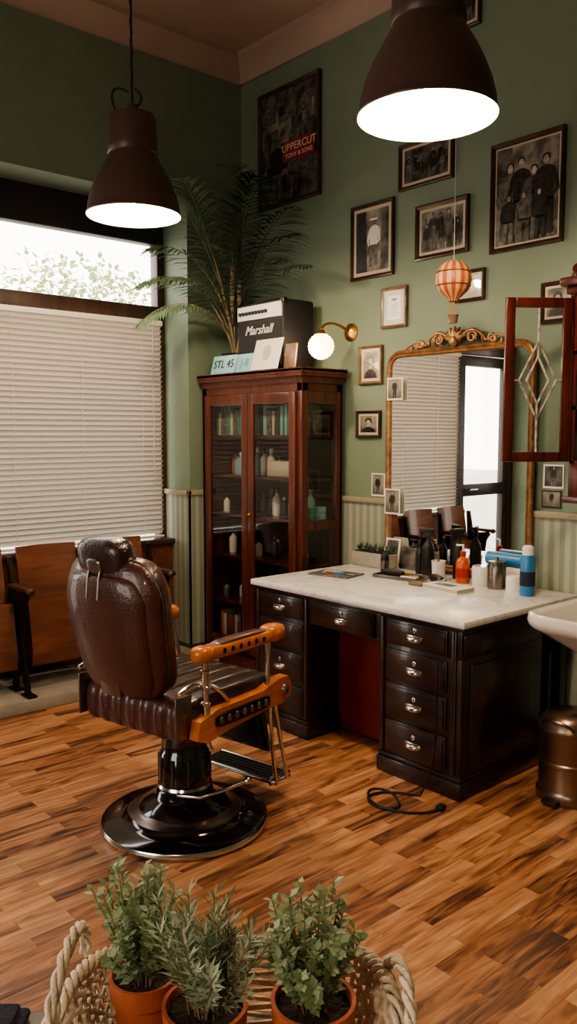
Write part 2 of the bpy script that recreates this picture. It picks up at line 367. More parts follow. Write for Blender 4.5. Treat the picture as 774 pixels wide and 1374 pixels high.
# ------------------------------------------------------------ pendant lamps
LAMP=50
def pendant(x,y,z,loop=True):
    e=empty('pendant_lamp',(x,y,z))
    b=B('shade',Matrix.Translation((x,y,z)))
    out=[(.235,0),(.2365,.006),(.232,.012),(.228,.05),(.214,.105),(.19,.165),(.162,.22),(.136,.262),(.124,.285),(.121,.295),(.126,.30),(.124,.34),(.119,.46),(.112,.485),(.05,.497),(.03,.50),(.025,.54),(0,.545)]
    b.lathe(out,'lamp',seg=48)
    inn=[(.235,0),(.229,.008),(.224,.05),(.209,.105),(.185,.163),(.157,.216),(.13,.256),(.118,.285),(.115,.30),(.11,.40),(0,.41)]
    b.lathe(inn,'lampin',seg=48)
    b.finish(50,False,e)
    b=B('fittings',Matrix.Translation((x,y,z)))
    b.lathe([(0,.40),(.02,.40),(.022,.3),(.018,.22),(0,.22)],'white',seg=16)
    b.lathe([(0,.06),(.03,.07),(.048,.10),(.05,.125),(.04,.16),(.02,.19),(.016,.23)],'bulb',seg=20)
    pts=bez((0,0,.54),(.0,0,.9),(.012,.0,1.2),(0,0,ZC-z-.03),14); b.tube(pts,.006,'black',6)
    b.tube([(.004*math.cos(i*1.1),.004*math.sin(i*1.1),.56+i*.018) for i in range(30)],.005,'black',5)
    if loop: b.tube(bez((-.012,-.012,.60),(-.08,-.09,.66),(-.07,-.08,.56),(-.055,-.065,.52),8),.006,'black',6); b.tube(bez((.01,.01,.62),(.04,.05,.58),(.03,.04,.54),(.0,.0,.52),8),.006,'black',6)
    b.lathe([(0,-.06),(.03,-.055),(.05,-.03),(.055,0)],'black',(0,0,ZC-z),20)
    b.finish(50,True,e)
    l=bpy.data.lights.new('pendant_light','POINT'); l.energy=LAMP; l.color=(1,.80,.58); l.shadow_soft_size=.05
    o=bpy.data.objects.new('pendant_light',l); o.location=(x,y,z+.03); scene.collection.objects.link(o); o.parent=e; o.matrix_parent_inverse=e.matrix_world.inverted()
pendant(1.01,-1.49,2.665); pendant(2.876,-1.477,2.635)
pendant(4.9,-5.2,2.65)  # unseen extra lamp, added behind the camera to brighten the room
# ------------------------------------------------------------ display cabinet
x0,x1,y0,y1,H=.03,1.05,-.376,-.035,1.97
cabe=empty('display_cabinet',(.54,-.2,0))
b=B('carcass')
b.box((x0,y0,0),(x1,y1,.09),'mah',.006); b.box((x0-.0,y0-.02,0),(x1+.02,y1,.06),'mah',.008)
b.box((x0,y1-.015,.09),(x1,y1,1.9),'back'); b.box((x0,y0,.09),(x0+.02,y1,1.9),'mah')
for (a,c) in ((x0,x0+.05),(x1-.05,x1)): b.box((a,y0,.09),(c,y0+.05,1.9),'mah',.005)
b.box((x1-.05,y1-.05,.09),(x1,y1,1.9),'mah',.005)
b.box((x0,y0,1.83),(x1,y1,1.9),'mah',.004)
prof=[(0,1.88),(.01,1.89),(.015,1.92),(.04,1.94),(.045,1.97),(0,1.97)]
for k in range(len(prof)-2):
    o=prof[k+1][0]; b.box((x0-.0,y0-o,prof[k][1]),(x1+o,y1,prof[k+1][1] if k<len(prof)-3 else 1.97),'mah')
b.box((x0,y0-.045,1.945),(x1+.045,y1,1.97),'mah',.006)
for z in(.09,.42,.74,1.02,1.28,1.55): b.box((x0+.02,y0+.03,z),(x1-.02,y1-.015,z+.016),'mah')
mid=(x0+x1)/2
for a,c in((x0+.045,mid-.002),(mid+.002,x1-.045)):
    yf=y0-.018
    b.box((a,yf,.12),(a+.06,y0+.004,1.83),'mah',.006);b.box((c-.06,yf,.12),(c,y0+.004,1.83),'mah',.006)
    b.box((a+.055,yf,1.76),(c-.055,y0+.004,1.83),'mah',.006);b.box((a+.055,yf,.12),(c-.055,y0+.004,.2),'mah',.006)
    b.pane('y',y0-.006,a+.055,c-.055,.19,1.77,'glassc')
b.lathe([(0,0),(.012,.004),(.014,.012),(.006,.02),(0,.02)],'brass',T=Matrix.Translation((mid+.03,y0-.018,1.05))@Matrix.Rotation(R(90),4,'X'),seg=12)
b.box((x1-.015,y0+.05,.09),(x1,y1-.05,.2),'mah');b.box((x1-.015,y0+.05,1.76),(x1,y1-.05,1.83),'mah');b.pane('x',x1-.006,y0+.05,y1-.05,.2,1.76,'glassc')
b.box((x1-.012,y0+.05,.98),(x1,y1-.05,1.03),'mah')
b.finish(parent=cabe)
def bottle(b,x,y,z,r,h,m,cm='black',neck=.35,seg=14):
    b.lathe([(0,0),(r*.92,0),(r,.01*min(1,h*8)),(r,h*(.95-neck)),(r*.85,h*(1.03-neck)),(r*.38,h*(1.12-neck)),(r*.36,h*.86)],m,(x,y,z),seg)
    b.lathe([(r*.42,h*.84),(r*.44,h*.99),(r*.3,h),(0,h)],cm,(x,y,z),seg)
b=B('shelf_bottles')
cols=['mat','greenb','greenb','steel','teal','greenb','plt','pmid','teal','terra','brass','card','black','greenb']
for z,n in((.436,9),(.756,10),(1.036,9),(1.296,12)):
    for i in range(n):
        x=x0+.1+i*(x1-x0-.16)/n+random.uniform(-.008,.008); h=random.uniform(.1,.19); bottle(b,x,random.uniform(-.26,-.14),z,random.uniform(.022,.032),h,random.choice(cols),random.choice(['black','white','steel']))
for i in range(3):
    for j in range(2): b.lathe([(0,0),(.034,0),(.036,.01),(.036,.03),(.034,.038),(0,.038)],'greenb' if i<2 else 'teal',(x1-.09,-.30+i*.085,1.036+j*.04),18)
b.box((.62,-.3,1.296),(.86,-.2,1.40),'mat',.02)
b.finish(parent=cabe)
b=B('shelf_books')
x=x0+.06
while x<x1-.08:
    w=random.uniform(.016,.034);h=random.uniform(.15,.2)
    b.box((x,-.30,1.566),(x+w,-.13,1.566+h),random.choice(['greenb','palm','mat','pmid','greenb','teal','palmd','greenb']),.002); x+=w+.002
x=x0+.06
while x<.5:
    w=random.uniform(.02,.04); b.box((x,-.30,.106),(x+w,-.1,.106+random.uniform(.18,.26)),random.choice(['terra','mat','pmid','black','pred']),.002); x+=w+.002
b.finish(parent=cabe)
b=B('storage_tin'); b.box((.56,-.30,.106),(.86,-.12,.28),'pred',.01); b.box((.555,-.305,.25),(.865,-.115,.285),'pmid',.006); b.finish(parent=cabe)
ZT=1.971
b=B('guitar_amplifier')
b.box((.38,-.34,ZT),(.84,-.08,ZT+.44),'tolex',.018)
b.box((.40,-.348,ZT+.03),(.82,-.335,ZT+.31),'grille',.004)
b.box((.395,-.352,ZT+.33),(.825,-.335,ZT+.42),'white',.004)
for i in range(9): b.lathe([(0,0),(.012,0),(.011,.014),(0,.015)],'black',T=Matrix.Translation((.43+i*.032,-.352,ZT+.372))@Matrix.Rotation(R(90),4,'X'),seg=12)
b.text('Marshall',.08,'white',Matrix.Translation((.61,-.352,ZT+.26))@Matrix.Rotation(R(90),4,'X'),shear=.4)
for x in(.395,.825):
    for z in(ZT+.025,ZT+.425): b.sell((x,-.325,z),(.02,.02,.02),'black',.5,.5,nu=6,nv=10)
b.tube([(.5,-.2,ZT+.44),(.5,-.2,ZT+.465),(.7,-.2,ZT+.465),(.7,-.2,ZT+.44)],.01,'black',8)
b.finish()
def leaning(name,x0,x1,y,z,h,mat,txt=None,tm='black',tilt=12,th=.006,extra=None):
    T=Matrix.Translation(((x0+x1)/2,y,z))@Matrix.Rotation(R(-tilt),4,'X'); w=(x1-x0)/2
    b=B(name,T); b.box((-w,-th,0),(w,0,h),mat,.001)
    if txt: b.text(txt,h*.62,tm,Matrix.Translation((0,-th-.001,h*.5))@Matrix.Rotation(R(90),4,'X'),.001)
    if extra: extra(b,w,h,th)
    b.finish(); 
leaning('license_plate',.16,.42,-.397,ZT,.125,'teal','STL 45','navy',16)
leaning('license_plate',.43,.60,-.397,ZT,.12,'teal','J-8','blue',14)
leaning('greeting_card',.61,.87,-.415,ZT,.20,'card',None,tilt=16,extra=lambda b,w,h,th:(b.sell((0,-th-.001,h*.55),(.04,.002,.05),'mat',1,1),))
leaning('wooden_box_lid',.89,.99,-.375,ZT,.15,'pframe2',None,tilt=8,th=.012)
# palm
b=B('potted_palm')
px,py=.17,-.2
b.lathe([(0,0),(.07,0),(.09,.14),(.095,.15),(.085,.15),(.08,.13),(0,.13)],'black',(px,py,ZT),24)
b.lathe([(0,.132),(.082,.132)],'soil',(px,py,ZT),20)
def frond(root,ctrl,tip,L=.2,mat='palm',n=34,r=.006,droop=.5,start=.25):
    pts=bez(root,Vector(root).lerp(Vector(ctrl),.66),Vector(tip).lerp(Vector(ctrl),.4),tip,n)
    b.tube(pts,[r*(1-.8*i/n) for i in range(n+1)],'stem' if mat=='palm' else mat,5)
    for i in range(int(n*start),n+1):
        t=(pts[min(i+1,n)]-pts[i-1]).normalized(); sd=t.cross(Vector((0,0,1)))
        sd=sd.normalized() if sd.length>.1 else Vector((1,-1,0)).normalized()
        f=(i/n-start)/(1-start); l=L*(math.sin(math.pi*(.15+.8*f))**.7)
        for sgn in(-1,1):
            d=sd*sgn+t*(.7+.5*f)+Vector((0,0,-droop*random.uniform(.5,1.2)))
            p=pts[i]; d.normalize(); m=p+d*l*.5; d2=(d+Vector((0,0,-.5*droop))).normalized()
            w=.0115; q=d.cross(Vector((0,0,1))); q=q.normalized()*w if q.length>.01 else Vector((w,0,0))
            b.add([tuple(p),tuple(m+q),tuple(m-q),tuple(m+d2*l*.5)],[(0,1,2),(1,3,2)],mat)
z0=ZT+.13
for (cx,cy,cz),(tx,ty,tz),L,m in [
 ((.12,-.3,3.0),(.12,-.85,2.75),.26,'palm'),
 ((.2,-.5,2.75),(.25,-1.0,2.25),.20,'palm'),
 ((.15,-.35,3.1),(.1,-.75,3.15),.26,'palm'),
 ((.2,-.45,3.1),(.35,-.75,3.15),.26,'palm'),
 ((.25,-.3,3.1),(.45,-.45,3.25),.26,'palm'),
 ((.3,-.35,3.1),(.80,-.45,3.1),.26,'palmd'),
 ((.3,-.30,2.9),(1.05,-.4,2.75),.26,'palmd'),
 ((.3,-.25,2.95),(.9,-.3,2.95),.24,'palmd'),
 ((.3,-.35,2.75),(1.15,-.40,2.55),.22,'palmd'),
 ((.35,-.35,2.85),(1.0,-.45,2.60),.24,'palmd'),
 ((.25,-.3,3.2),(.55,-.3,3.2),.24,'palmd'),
 ((.2,-.35,2.9),(.5,-.7,2.75),.24,'palm'),
 ((.15,-.3,2.7),(.3,-.8,2.55),.20,'palm'),
 ((.1,-.4,2.9),(.15,-.95,2.5),.22,'palm')]:
    frond((px+random.uniform(-.03,.03),py+random.uniform(-.03,.03),z0),(cx,cy,cz),(tx,ty,tz),L,m)
b.tube(bez((px,py,z0),(px+.01,py,z0+.2),(px-.01,py-.02,z0+.4),(px+.02,py-.02,z0+.6)),.022,'stem',8)
b.tube(bez((px+.03,py,z0),(px+.06,py,z0+.2),(px+.09,py-.02,z0+.3),(px+.08,py-.02,z0+.5)),.018,'stem',8)
for v in b.v:
    if v.x<.02: v.x=.02
    if v.y>-.06: v.y=-.06
b.finish(60,False)
# sconce
e=empty('wall_sconce',(1.09,-.01,2.1))
b=B('bracket')
b.lathe([(0,.0),(.055,0),(.055,.008),(.04,.018),(.02,.03),(0,.032)],'brass',T=Matrix.Translation((1.09,-.0,2.2))@Matrix.Rotation(R(90),4,'X'),seg=24)
b.tube(bez((1.09,-.02,2.2),(1.09,-.12,2.26),(1.085,-.25,2.26),(1.08,-.25,2.18),12),.008,'brass',8)
b.lathe([(.03,.06),(.034,.075),(.02,.095),(.0,.1)],'brass',(1.08,-.25,2.1),20); b.finish(parent=e)
b=B('globe')
prof=[]
for k in range(25):
    a=-math.pi/2+math.pi*k/24; rr=.078*(1+.025*math.cos(k*math.pi*1.0)); prof.append((rr*math.cos(a),rr*math.sin(a)))
b.lathe(prof,'globe',(1.08,-.25,2.1),24); b.finish(parent=e)
l=bpy.data.lights.new('sconce_light','POINT'); l.energy=5; l.color=(1,.75,.5); l.shadow_soft_size=.08
o=bpy.data.objects.new('sconce_light',l); o.location=(1.08,-.36,2.06); scene.collection.objects.link(o); o.parent=e; o.matrix_parent_inverse=e.matrix_world.inverted()
# ------------------------------------------------------------ framed pictures on wall
def ell(cx,cz,rx,rz,y,n=14): return [(cx+rx*math.cos(2*math.pi*i/n),y,cz+rz*math.sin(2*math.pi*i/n)) for i in range(n)]
def person(b,x,z,h,m,y,hm='pmid',legs=True):
    w=h*random.uniform(.115,.14); sw=random.uniform(-.25,.25)*w; lm=random.choice(['pdk','pmid','pbg2'])
    b.poly([(x-w*.8,y,z+h*.42),(x-w*1.0,y,z+h*.6),(x-w*1.25+sw,y,z+h*.76),(x-w*.9+sw,y,z+h*.82),(x-w*.3+sw,y,z+h*.855),(x+w*.3+sw,y,z+h*.855),(x+w*.9+sw,y,z+h*.815),(x+w*1.2+sw,y,z+h*.75),(x+w*.95,y,z+h*.6),(x+w*.85,y,z+h*.42)],m)
    b.poly([(x-w*1.25+sw,y-.0001,z+h*.76),(x-w*1.55,y-.0001,z+h*.55),(x-w*1.2,y-.0001,z+h*.42),(x-w*1.0,y-.0001,z+h*.44),(x-w*1.15,y-.0001,z+h*.56),(x-w*.85+sw,y-.0001,z+h*.7)],m)
    b.poly([(x+w*1.2+sw,y-.0001,z+h*.76),(x+w*.85+sw,y-.0001,z+h*.7),(x+w*1.1,y-.0001,z+h*.55),(x+w*.5,y-.0001,z+h*.47),(x+w*.6,y-.0001,z+h*.43),(x+w*1.5,y-.0001,z+h*.53)],m)
    if legs:
        b.poly([(x-w*1.0,y,z),(x-w*.85,y,z+h*.45),(x-.02*w,y,z+h*.45),(x-w*.35,y,z)],lm);b.poly([(x+w*.25,y,z),(x+.02*w,y,z+h*.45),(x+w*.85,y,z+h*.45),(x+w*.9,y,z)],lm)
    b.poly(ell(x+sw,z+h*.955,h*.058,h*.052,y-.0002),'pdk'); b.poly(ell(x+sw*1.1,z+h*.925,h*.042,h*.058,y-.0004),hm)
def picture(name,x0,x1,z0,z1,fw=.022,mount=.0,kind='group',fm='pframe',bg='pbg',fd=.025,n=5):
    b=B(name); s=[(0,-.001),(0,-fd*.8),(fw*.3,-fd),(fw*.8,-fd*.7),(fw,-fd*.4)]
    loops=[[(x0+i,y,z0+i),(x1-i,y,z0+i),(x1-i,y,z1-i),(x0+i,y,z1-i)] for i,y in s]
    b.ring(loops,fm)
    i=fw; y=-fd*.35; b.box((x0+i*.9,y,z0+i*.9),(x1-i*.9,-.001,z1-i*.9),'mat' if mount else bg)
    i=fw+mount; X0,X1,Z0,Z1=x0+i,x1-i,z0+i,z1-i; y-=.0006
    if mount: b.poly([(X0,y,Z0),(X1,y,Z0),(X1,y,Z1),(X0,y,Z1)],bg); y-=.0006
    w,h=X1-X0,Z1-Z0
    if kind=='group':
        for row in range(2):
            for k in range(n):
                hh=h*random.uniform(.62,.78)*(1-.1*row); x=X0+w*(k+.5+(.2*row))/(n+.3)
                x=max(min(x,X1-hh*.22),X0+hh*.22)
                person(b,x,Z0+h*(.16-.14*row)+.002,hh,random.choice(['pdk','pdk','pmid','pbg2']),y-.0008*k-.005*row*.5,random.choice(['plt','pmid']))
    elif kind=='trio':
        b.poly([(X0,y,Z0),(X1,y,Z0),(X1,y,Z0+h*.22),(X0,y,Z0+h*.16)],'pmid')
        b.poly([(X0,y-.0003,Z0+h*.55),(X0+w*.3,y-.0003,Z0+h*.6),(X0+w*.25,y-.0003,Z1),(X0,y-.0003,Z1)],'pbg2')
        for k in range(4): person(b,X0+w*(.2+.2*k),Z0+h*random.uniform(.01,.1),h*random.uniform(.72,.82),['pmid','pdk','pbg2','pdk'][k],y-.001*(k+1),'plt')
        for k in range(3): person(b,X0+w*(.22+.26*k),Z0+.004,h*.5,['pdk','pmid','pdk'][k],y-.006-.001*k,'plt')
    elif kind=='man':
        b.poly([(X0,y,Z0),(X0+w*.35,y,Z0),(X0+w*.3,y,Z1),(X0,y,Z1)],'pdk'); b.poly([(X0+w*.75,y,Z0),(X1,y,Z0),(X1,y,Z1),(X0+w*.8,y,Z1)],'pbg2')
        person(b,X0+w*.55,Z0+h*.08,h*.78,'card',y-.001,'pmid')
        b.poly(ell(X0+w*.55,Z0+h*.845,h*.10,h*.018,y-.003),'card')
    elif kind=='portrait':
        b.poly([(X0+w*.1,y,Z0),(X0+w*.15,y,Z0+h*.22),(X0+w*.4,y,Z0+h*.34),(X0+w*.6,y,Z0+h*.34),(X0+w*.85,y,Z0+h*.22),(X0+w*.9,y,Z0)],'pdk'); b.poly(ell((X0+X1)/2,Z0+h*.68,w*.22,h*.2,y-.0006),'pdk'); b.poly(ell((X0+X1)/2,Z0+h*.55,w*.17,h*.21,y-.001),'plt')
    elif kind=='cert':
        b.box((X0+w*.3,y-.001,Z0+h*.78),(X0+w*.7,y,Z0+h*.88),'pmid')
        for k in range(6): b.box((X0+w*(.12+.03*(k%2)),y-.001,Z0+h*(.16+.09*k)),(X0+w*(.88-.04*(k%3)),y,Z0+h*(.185+.09*k)),'plt')
    elif kind=='poster':
        for k in range(22):
            a=random.uniform(0,.75);c=random.uniform(0,.8); b.poly([(X0+w*a,y-.0002*k,Z0+h*c),(X0+w*(a+.22),y-.0002*k,Z0+h*c),(X0+w*(a+.2),y-.0002*k,Z0+h*(c+.17)),(X0+w*(a+.02),y-.0002*k,Z0+h*(c+.15))],random.choice(['pmid','pbg','pdk','pbg2','pmid']))
        y-=.006
        person(b,X0+w*.3,Z0+h*.03,h*.55,'pdk',y); person(b,X0+w*.62,Z0,h*.5,'pmid',y-.001)
        b.box((X0+w*.42,y-.004,Z0+h*.34),(X0+w*.97,y-.002,Z0+h*.52),'pred')
        b.text('UPPERCUT',.068,'card',Matrix.Translation((X0+w*.7,y-.005,Z0+h*.46))@Matrix.Rotation(R(90),4,'X'),.0005)
        b.text('TONY & SONS',.04,'card',Matrix.Translation((X0+w*.7,y-.005,Z0+h*.385))@Matrix.Rotation(R(90),4,'X'),.0005)
    yf=min(-fd*.35-.016,-.021)
    b.pane('y',yf,x0+fw*.9,x1-fw*.9,z0+fw*.9,z1-fw*.9,'glass')
    b.finish(30)
picture('framed_photograph',1.475,1.86,2.96,3.215,.022,.015,'group',bg='pbg2')
picture('framed_photograph',1.095,1.44,2.505,2.945,.022,.02,'man',bg='pbg')
picture('framed_photograph',1.605,1.97,2.55,2.85,.025,.015,'group',bg='pbg')
picture('framed_photograph',2.11,2.53,2.51,3.055,.024,.008,'trio',bg='pbg',fd=.03)
picture('framed_certificate',1.35,1.545,2.195,2.43,.018,.03,'cert',fm='pframe2',bg='card')
picture('framed_photograph',1.89,2.08,2.285,2.45,.018,.01,'portrait',bg='pbg')
picture('framed_photograph',1.17,1.36,1.875,2.105,.018,.018,'portrait',bg='pbg',fm='pframe2')
picture('framed_photograph',1.15,1.35,1.55,1.715,.018,.015,'portrait',bg='pbg')
picture('framed_photograph',2.42,2.60,2.12,2.32,.02,.012,'portrait',bg='pbg')
picture('framed_photograph',1.68,2.02,3.70,3.97,.022,.015,'group',bg='pbg2')
picture('framed_poster_picture',.215,.82,3.09,3.85,.028,0,'poster',bg='pbg2',fd=.035)
def snap(name,x0,x1,z0,z1,y,m='pbg',bm='card'):
    b=B(name); b.box((x0,y-.003,z0),(x1,y,z1),bm); w=x1-x0;h=z1-z0; yy=y-.0035
    b.poly([(x0+.008,yy,z0+.01),(x1-.008,yy,z0+.01),(x1-.008,yy,z1-.008),(x0+.008,yy,z1-.008)],m); person(b,(x0+x1)/2,z0+.012,h*.8,'pdk',yy-.0006,'plt'); b.finish(30)
snap('snapshot_print',1.275,1.385,1.195,1.335,-.001)
snap('flyer_poster',2.455,2.57,1.30,1.42,-.001,'pbg2'); snap('flyer_poster',2.45,2.56,1.20,1.29,-.002,'pbg','pdk')
# ------------------------------------------------------------ desk
b=B('barber_desk')
ZD=.79
DX0,DX1,DY0=1.27,2.69,-.96
b.box((DX0,DY0,ZD-.032),(DX1,-.04,ZD),'marble',.008)
b.box((DX0+.015,DY0+.015,ZD-.05),(DX1-.015,-.05,ZD-.032),'desk',.004)
YF=-.925
b.box((DX0+.03,YF,.61),(DX1-.035,-.3,ZD-.05),'desk',.004)
def pede(xa,xb,ya,yb):
    b.box((xa,ya,.0),(xb,yb,.62),'desk',.004); b.box((xa-.012,ya-.018,0),(xb+.015,yb+.01,.075),'desk',.008); b.box((xa-.006,ya-.01,.075),(xb+.008,yb+.005,.095),'desk',.006)
pede(1.29,1.70,YF,-.3); pede(2.20,2.655,YF,-.3)
b.box((1.70,-.70,.02),(2.20,-.685,.61),'red')
b.box((DX1-.055,-.3,.72),(DX1-.02,-.05,ZD-.05),'desk');b.box((DX0+.03,-.3,.0),(DX0+.07,-.05,ZD-.05),'desk')
b.box((2.60,-.12,0),(2.65,-.07,ZD-.05),'desk')
def handle(x,z,w=.06):
    T=Matrix.Translation((x,YF-.017,z))
    b.box((-w*.75,-.003,-.003),(w*.75,0,.016),'chrome',.001,T)
    b.sell((0,-.004,.0),(w*.68,.022,.013),'chrome',.7,.8,T,8,14,warp=lambda v:Vector((v.x,v.y if v.y<0 else 0,v.z)))
    b.lathe([(0,.0),(.011,0),(.011,.003),(.007,.005),(0,.005)],'chrome',T=Matrix.Translation((x,YF-.016,z+.04))@Matrix.Rotation(R(90),4,'X'),seg=16)
def drawer(xa,xb,zc,h):
    b.box((xa,YF-.012,zc-h/2),(xb,YF+.002,zc+h/2),'desk',.004)
    b.box((xa+.012,YF-.017,zc-h/2+.012),(xb-.012,YF,zc+h/2-.012),'desk2',.004)
    handle((xa+xb)/2,zc-.012)
for zc,h in((.675,.115),(.525,.14),(.36,.15),(.185,.15)):
    drawer(2.235,2.585,zc,h); drawer(1.32,1.67,zc,h)
drawer(1.74,2.16,.675,.115)
for xa in(2.62,2.212,1.302,1.685):
    b.box((xa-.012,YF-.01,.1),(xa+.012,YF,.735),'desk2',.003)
b.box((2.655,-.86,.14),(2.662,-.36,.58),'desk2',.003)
b.box((2.655,YF+.01,.63),(2.665,-.32,.72),'desk2',.003)
b.finish()
# ------------------------------------------------------------ mirror
def rrect(x0,x1,z0,z1,r,y,n=6,rb=.01):
    o=[]
    for cx,cz,a0,rr in((x1-rb,z0+rb,-90,rb),(x1-r,z1-r,0,r),(x0+r,z1-r,90,r),(x0+rb,z0+rb,180,rb)):
        for i in range(n+1):
            a=R(a0+90*i/n); o.append((cx+rr*math.cos(a),y,cz+rr*math.sin(a)))
    return o
b=B('ornate_wall_mirror')
mx0,mx1,mz0,mz1=1.42,2.42,.80,2.055
loops=[rrect(mx0+i,mx1-i,mz0+i,mz1-i,max(.10-i,.02),y) for i,y in((0,-.031),(0,-.04),(.006,-.046),(.014,-.05),(.022,-.042),(.028,-.04),(.034,-.046),(.040,-.036),(.044,-.032))]
b.ring(loops,'gold')
b.poly(rrect(mx0+.04,mx1-.04,mz0+.04,mz1-.04,.06,-.034),'mirror')
b.poly(rrect(mx0,mx1,mz0,mz1,.1,-.031),'frame2')
def spiral(cx,cz,r,turns,sg,y=-.045,rad=.010):
    pts=[];n=26
    for i in range(n+1):
        t=i/n; a=turns*2*math.pi*t; rr=r*(1-.8*t); pts.append((cx+sg*rr*math.cos(a),y,cz+rr*math.sin(a)))
    b.tube(pts,[rad*(1-.5*i/n) for i in range(n+1)],'gold',8)
mc=(mx0+mx1)/2
for sg in(-1,1):
    spiral(mc+sg*.11,mz1+.035,.034,1.4,sg); spiral(mc+sg*.24,mz1+.018,.024,1.4,-sg)
    b.tube(bez((mc+sg*.03,-.045,mz1+.02),(mc+sg*.08,-.05,mz1+.1),(mc+sg*.16,-.05,mz1+.08),(mc+sg*.2,-.045,mz1+.01)),[.011]*8+[.007]*5,'gold',8)
    b.tube(bez((mc+sg*.2,-.045,mz1+.01),(mc+sg*.26,-.045,mz1+.06),(mc+sg*.30,-.045,mz1+.03),(mc+sg*.36,-.04,mz1+.0)),.006,'gold',8)
    for k in range(6):
        b.sell((mc+sg*(.10+.04*k),-.045,mz1+.04-.008*k),(.010,.012,.022),'gold',T=None,nu=6,nv=8)
for k in range(-3,4):
    a=R(90+k*22); b.tube([(mc,-.045,mz1+.02),(mc+.05*math.cos(a),-.06,mz1+.02+.05*math.sin(a)),(mc+.085*math.cos(a),-.045,mz1+.015+.085*math.sin(a))],[.008,.014,.005],'gold',7)
b.sell((mc,-.055,mz1+.02),(.03,.02,.03),'gold')
b.finish(50)
snap('snapshot_print',1.44,1.56,1.77,1.90,-.052,'pbg'); snap('snapshot_print',1.43,1.55,1.10,1.25,-.052,'pbg')
leaning('photo_card',1.46,1.57,-.085,ZD,.17,'card',extra=lambda b,w,h,th:b.poly([(-w+.01,-th-.001,.03),(w-.01,-th-.001,.03),(w-.01,-th-.001,h-.01),(-w+.01,-th-.001,h-.01)],'pbg2'),tilt=8)
leaning('photo_card',1.585,1.70,-.085,ZD,.13,'pbg2',tilt=8); leaning('photo_card',1.72,1.80,-.08,ZD,.11,'plt',tilt=8)
# ------------------------------------------------------------ wall cabinet with open leaded door
wce=empty('wall_cabinet',(3.05,-.12,1.27))
b=B('cabinet_body')
cx0,cx1,cy=2.735,3.40,-.25
b.box((cx0,-.05,1.27),(cx1,-.032,2.24),'mah2')
b.box((cx0,cy,1.27),(cx0+.025,-.032,2.24),'mah2');b.box((cx1-.025,cy,1.27),(cx1,-.032,2.24),'mah2')
for z in(1.27,1.43,1.68,1.93,2.2): b.box((cx0,cy,z),(cx1,-.032,z+.022),'mah2',.003)
b.box((cx0-.0,cy-.005,1.27),(cx1,cy+.02,1.44),'mah2',.006); b.box((cx0-.02,cy-.03,1.255),(cx1+.02,-.032,1.285),'mah2',.008)
b.box((cx0-.025,cy-.03,2.2),(cx1+.025,-.032,2.235),'mah2',.008);b.box((cx0-.045,cy-.055,2.235),(cx1+.045,-.032,2.275),'mah2',.01)
b.prism([(cx0,cy-.02,2.275),(cx1,cy-.02,2.275),((cx0+cx1)/2,cy-.02,2.36)],(0,.025,0),'mah2')
for x in(cx0+.02,cx1-.02): b.lathe([(0,0),(.02,0),(.022,.012),(.012,.02),(.02,.035),(.014,.05),(0,.06)],'mah2',(x,cy-.02,2.275),14)
def ldoor(T,w,z0,z1):
    s=.045
    b.box((0,-.02,z0),(s,0,z1),'mah2',.005,T);b.box((w-s,-.02,z0),(w,0,z1),'mah2',.005,T)
    b.box((s,-.02,z0),(w-s,0,z0+s),'mah2',.005,T);b.box((s,-.02,z1-s),(w-s,0,z1),'mah2',.005,T)
    b.pane('y',-.01,s-.003,w-s+.003,z0+s,z1-s,'glassc',T)
    c=w/2; zc=(z0+z1)/2; hw=(w-2*s)/2*.78; hh=(z1-z0-2*s)*.27
    def ln(*p):
        b.tube([(x,-.015,z) for x,z in p],.004,'plt',6,T=T); b.tube([(x,-.005,z) for x,z in p],.004,'plt',6,T=T)
    ln((c,z1-s),(c,zc+hh)); ln((c,zc-hh),(c,z0+s)); ln((c,zc+hh),(c+hw,zc)); ln((c+hw,zc),(c,zc-hh)); ln((c,zc-hh),(c-hw,zc)); ln((c-hw,zc),(c,zc+hh))
    q=.6; ln((c,zc+hh*q),(c+hw*q,zc)); ln((c+hw*q,zc),(c,zc-hh*q)); ln((c,zc-hh*q),(c-hw*q,zc)); ln((c-hw*q,zc),(c,zc+hh*q))
    ln((c,zc+hh),(c,zc+hh*q)); ln((c,zc-hh),(c,zc-hh*q)); ln((c+hw,zc),(w-s,zc)); ln((c-hw,zc),(s,zc))
ang=math.atan2(-.78,-.62)
ldoor(Matrix.Translation((cx0+.01,cy-.015,0))@Matrix.Rotation(ang,4,'Z'),.31,1.445,2.185)
ldoor(Matrix.Translation((cx0+.345,cy-.003,0)),.31,1.445,2.185)
b.finish(parent=wce)
b=B('cabinet_bottles')
for z in(1.452,1.702,1.952):
    for i in range(3): bottle(b,cx0+.08+i*.085,-.12,z,.026,.15,random.choice(cols))
b.finish(parent=wce)
# ------------------------------------------------------------ sink + bin
b=B('wash_basin')
sx0,sx1,sy0,sy1,sz=2.795,3.40,-.74,-.035,.82
def rr4(x0,x1,y0,y1,r,z,n=8):
    o=[]
    for cx,cy_,a0 in((x1-r,y0+r,-90),(x1-r,y1-r,0),(x0+r,y1-r,90),(x0+r,y0+r,180)):
        for i in range(n+1):
            a=R(a0+90*i/n); o.append((cx+r*math.cos(a),cy_+r*math.sin(a),z))
    return o
lp=[]
for i,z,r in((.20,sz-.20,.05),(.16,sz-.17,.07),(.09,sz-.12,.1),(.03,sz-.075,.12),(.008,sz-.062,.13),(0,sz-.05,.13),(-.004,sz-.03,.13),(0,sz-.006,.13),(.012,sz,.12),(.035,sz-.003,.1),(.06,sz-.012,.09),(.09,sz-.06,.08),(.16,sz-.12,.06),(.22,sz-.135,.03)):
    lp.append(rr4(sx0+i,sx1-i,sy0+i,sy1-max(i,0)*.8,r,z))
